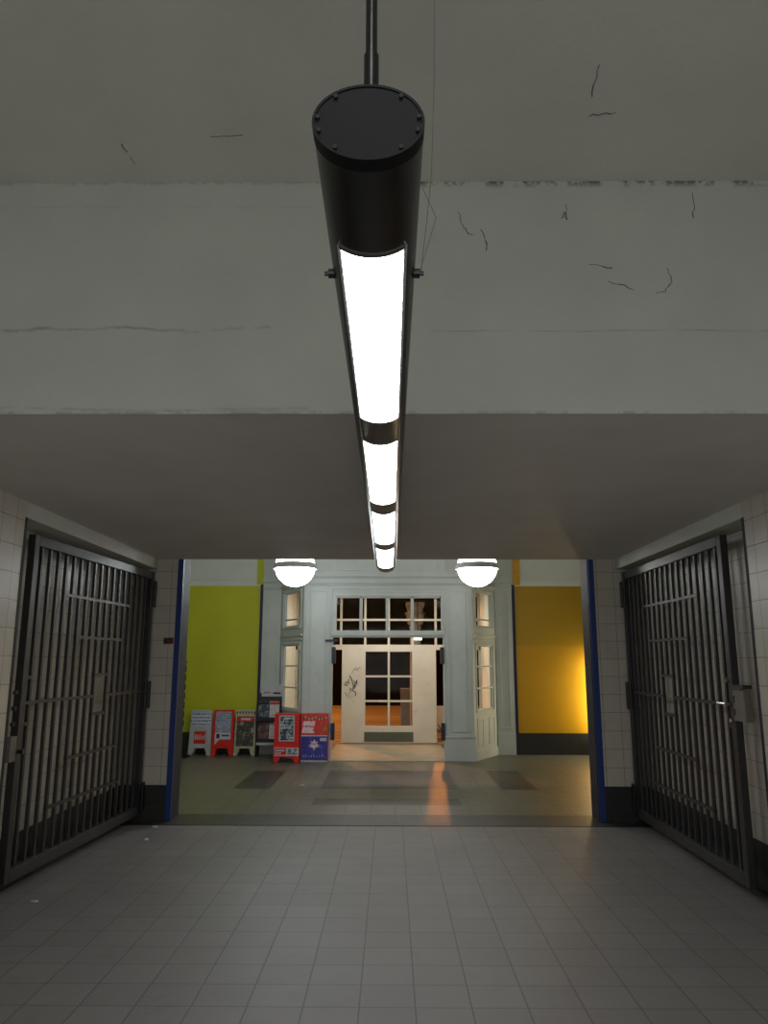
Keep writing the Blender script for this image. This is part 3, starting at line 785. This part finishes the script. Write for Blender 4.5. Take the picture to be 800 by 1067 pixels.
for x, z0, mt, lab in ((-.105, .665, 'cover_grey', 'grey covered magazine in the top row of the rack next to the green wall'),
                       (.105, .665, 'cover_white', 'white magazine with small dark pictures in the top row of the rack'),
                       (-.105, .275, 'cover_red', 'brownish red magazine in the lower row of the rack'),
                       (.105, .275, 'cover_pink', 'pale pink magazine in the lower row partly behind the red box')):
    L = Matrix.Rotation(-.12, 4, 'X')
    mm = MB().box(-.10, .10, -.006, .006, 0, .33 if z0 > .5 else .34, L).build('magazine', mt, None, .002)
    mm.location = (-2.295+x, 14.62+.075, z0)
    mm['label'] = lab; mm['category'] = 'magazine'; mm['group'] = 'magazines in the rack'
    if mt in ('cover_white', 'cover_grey'):
        MB().box(-.095, .095, -.009, -.005, .27, .32, L).build('title_strip', 'redink' if mt == 'cover_white' else 'ink', mm)

# red newspaper box
bx = empty('newspaper_box', (-1.825, 13.74, 0), 'red newspaper vending box with a front page in its window', 'newspaper box')
W = .44
m = MB(); m.prism([(-W/2-.005, 0), (-W/2+.07, 0), (-W/2+.12, .09), (W/2-.12, .09), (W/2-.07, 0), (W/2+.005, 0), (W/2, .83), (-W/2, .83)], 0, .022, 'y')
m.build('front', 'red', bx, .004)
m = MB(); m.box(-W/2, W/2, .022, .23, .10, .83); m.box(-W/2, -W/2+.06, .022, .23, 0, .1); m.box(W/2-.06, W/2, .022, .23, 0, .1)
m.build('body', 'red', bx, .004)
m = MB(); frame(m, -.135, .135, .36, .80, 0, .02, .010); m.build('window_frame', 'signwhite', bx, .002)
MB().box(-.118, .118, -.004, 0, -.20, .20).build('front_page', 'frontpage', bx, loc=(0, 0, .58))
lp = MB().box(-W/2+.005, W/2-.0, -.006, 0, .115, .255).build('name_plate', 'paper', bx, .001)
MB().box(-W/2+.012, .0, -.009, -.005, .135, .245).build('red_field', 'red', lp)
smudge('red_field_print', 'paper', lp, -.195, -.03, .195, .222, -.009, 4); smudge('red_field_print', 'paper', lp, -.195, -.09, .152, .178, -.009, 8)
text('logo_lettering', 'B.Z.', .125, 'ink', lp, (.108, -.0085, .185), shear=.25, wscale=.9)

# poster box with two posters
pb = empty('poster_box', (-1.345, 13.82, 0), 'free paper box with a red poster above a violet blue poster by the doorway', 'newspaper box')
W = .48
MB().box(-W/2, W/2, .004, .135, .03, .83).build('body', 'red', pb, .004)
m = MB(); m.box(-W/2+.005, W/2-.005, .0, .14, 0, .035); m.build('base', 'signwhite', pb, .003)
MB().box(-W/2+.005, W/2-.005, -.004, .004, .44, .46).build('divider', 'paper', pb)
p1 = MB().box(-W/2+.008, W/2-.008, -.004, .004, -.17, .17).build('red_poster', 'poster_red', pb, loc=(0, 0, .64), label='red poster with coloured dots and white lettering')
cols = ['flagblue', 'flagyellow', 'red', 'flaggreen']
for mt in ('flagblue', 'flagyellow'):
    m = MB(); rg = random.Random(1 if mt == 'flagblue' else 2)
    for k in range(7):
        x = -.19+.06*k+(0 if mt == 'flagblue' else .03); z = .12-.03*abs(math.sin(k*1.1+(mt == 'flagblue')))
        m.prism([(x-.022, z+.022), (x+.022, z+.022), (x, z-.024)], -.0065, -.003, 'y')
    m.build('pennants', mt, p1)
m = MB(); m.tube([(.19, -.0065, -.075), (.19, -.003, -.075)], .036, 16); m.build('green_seal', 'flaggreen', p1)
smudge('poster_lettering', 'rosewhite', p1, -.21, .0, -.02, .065, -.004, 12); smudge('poster_lettering', 'rosewhite', p1, -.22, -.03, -.115, -.035, -.004, 15)
MB().box(-.22, .0, -.006, -.003, -.145, -.118).build('print_line', 'rosewhite', p1)
p2 = MB().box(-W/2+.008, W/2-.008, -.004, .004, -.20, .20).build('blue_poster', 'poster_blue', pb, loc=(0, 0, .238), label='violet blue poster with a pale crest')
smudge('poster_lettering', 'rosewhite', p2, -.105, .10, .02, .072, -.004, 21, 0)
m = MB(); m.prism([(-.05, .08), (-.065, .125), (-.03, .10), (0, .155), (.03, .10), (.065, .125), (.05, .08)], -.0065, -.003, 'y')
m.prism([(-.05, .0), (-.02, .012), (0, -.045), (.02, .012), (.05, .0), (.03, .02), (-.03, .02)], -.0065, -.003, 'y')
m.prism([(-.11, .02), (-.075, .025), (-.075, .075), (-.10, .07)], -.0065, -.003, 'y'); m.prism([(.11, .02), (.075, .025), (.075, .075), (.10, .07)], -.0065, -.003, 'y')
m.build('crest', 'rosewhite', p2)
MB().box(.10, .215, -.007, -.003, .12, .175).build('white_sticker', 'paper', p2)
m = MB()
for k in range(9): m.box(-.2+.048*k, -.18+.048*k, -.006, -.003, -.15, -.12+.015*math.sin(k*2.1))
m.build('skyline_print', 'newsprint', p2)

# tall card rack mostly hidden by the left pier
cr_ = empty('card_rack', (-3.90, 14.5, 0), 'slim black card rack mostly hidden by the left pier', 'rack')
m = MB(); m.tube([(0, 0, .02), (0, 0, 1.72)], .018, 10); m.build('post', 'black', cr_)
MB().box(-.16, .16, -.16, .16, 0, .025).build('base', 'black', cr_, .004)
MB().box(-.06, .05, -.05, .05, 1.70, 1.74).build('top', 'black', cr_, .004)
for k in range(7):
    MB().box(-.10, .055, -.045, -.02, .55+.165*k, .66+.165*k).build('card_pocket', 'capblack', cr_, .003)

# red plate on the left pier
t = empty('alarm_plate', (-2.575, YP, 1.975), 'small dark red plate fixed on the left tiled pier', 'wall plate')
MB().box(-.055, .055, -.02, 0, -.035, .035).build('plate', 'darkred', t, .003)
m = MB(); m.box(-.05, -.015, -.024, -.02, -.025, .02); m.box(.0, .04, -.024, -.02, .005, .025); m.build('print', 'ink', t)
# unseen glowing box, added to throw the light patch on the yellow wall
t = empty('wall_glow_box', (4.36, 14.83, 0), 'unseen glowing box added to light the yellow wall', 'added light box')
MB().box(-.30, .30, -.13, .12, .40, 1.86).build('cabinet', 'iron', t, .005)
MB().box(-.31, -.30, -.10, .10, .45, 1.80).build('glowing_front', 'boxglow', t, label='warm glowing front')
MB().box(-.26, .26, -.11, .10, 0, .40).build('plinth', 'base', t)

# litter on the floor
rg = random.Random(11)
for x, y, r, lab in ((-2.505, 8.52, .045, 'white paper scrap on the floor at the left pier'), (-2.42, 7.95, .03, 'small pale scrap on the passage floor near the left gate hinge'),
                     (-1.25, 11.27, .05, 'white paper scrap on the hall floor left of the dark inlay'), (-1.04, 6.25, .016, 'tiny pale crumb in the middle of the passage floor'),
                     (-2.62, 5.98, .03, 'beige scrap on the floor under the free end of the left gate')):
    m = MB(); n = 7
    pts = [(r*rg.uniform(.6, 1.1)*math.cos(2*PI*k/n), r*.6*rg.uniform(.6, 1.1)*math.sin(2*PI*k/n)) for k in range(n)]
    m.prism(pts, .0, .004)
    for v in m.bm.verts:
        if v.co.z > .002: v.co.z += rg.uniform(0, .012)
    o = m.build('paper_scrap', 'paper'); o.location = (x, y, .001)
    o['label'] = lab; o['category'] = 'litter'; o['group'] = 'scraps of litter on the floor'

# ------------------------------------------------------------------ light
def area(name, loc, rot, size, sizey, power, col):
    l = bpy.data.lights.new(name, 'AREA'); l.shape = 'RECTANGLE'; l.size = size; l.size_y = sizey; l.energy = power; l.color = col
    o = bpy.data.objects.new(name, l); COL.objects.link(o); o.location = loc; o.rotation_euler = rot; return o
area('light_near_zone', (0, -.9, ZU-.25), (0, 0, 0), .3, 3.0, 23, (.97, .98, 1))
area('light_fill_behind', (0, -3.1, 1.7), (PI/2, 0, 0), 5.0, 2.8, 70, (.98, 1, 1))  # fill added behind the camera to brighten the beam face and ceilings
area('light_vestibule', (0, 15.6, VT-.04), (0, 0, 0), 2.2, .3, 64, (1, .96, .89))
def point(name, loc, power, col, r):
    l = bpy.data.lights.new(name, 'POINT'); l.energy = power; l.color = col; l.shadow_soft_size = r
    o = bpy.data.objects.new(name, l); COL.objects.link(o); o.location = loc; return o
point('street_lamp_light', (-5, 24.5, 7.5), 4200, (1, .33, .05), .12)
l = bpy.data.lights.new('street_beam', 'SPOT'); l.energy = 150; l.color = (1, .30, .05); l.spot_size = math.radians(7.5); l.spot_blend = .5; l.shadow_soft_size = .06
o = bpy.data.objects.new('street_beam', l); COL.objects.link(o); o.location = (1.55, 24, 3.6)
o.rotation_euler = (Vector((.74, 11.7, 0))-o.location).to_track_quat('-Z', 'Y').to_euler()

w = bpy.data.worlds.new('night'); S.world = w; w.use_nodes = True
bg = w.node_tree.nodes['Background']; bg.inputs[0].default_value = (.02, .025, .04, 1); bg.inputs[1].default_value = .3

# ------------------------------------------------------------------ camera
cam = bpy.data.cameras.new('camera'); co = bpy.data.objects.new('camera', cam); COL.objects.link(co)
cam.sensor_fit = 'HORIZONTAL'; cam.sensor_width = 36; cam.lens = 36*784/800; cam.clip_start = .05; cam.clip_end = 200
P, Y, R_ = math.radians(11.2), math.radians(.5), math.radians(.12)
co.location = (0, 0, 1.75)
co.rotation_euler = (Matrix.Rotation(Y, 3, 'Z') @ Matrix.Rotation(PI/2+P, 3, 'X') @ Matrix.Rotation(R_, 3, 'Z')).to_euler()
S.camera = co

S.view_settings.view_transform = 'Standard'; S.view_settings.look = 'None'; S.view_settings.gamma = 1
S.view_settings.exposure = 0.03; S.view_settings.use_curve_mapping = False
S.cycles.use_denoising = True
S.cycles.max_bounces = 10; S.cycles.diffuse_bounces = 6; S.cycles.transparent_max_bounces = 12
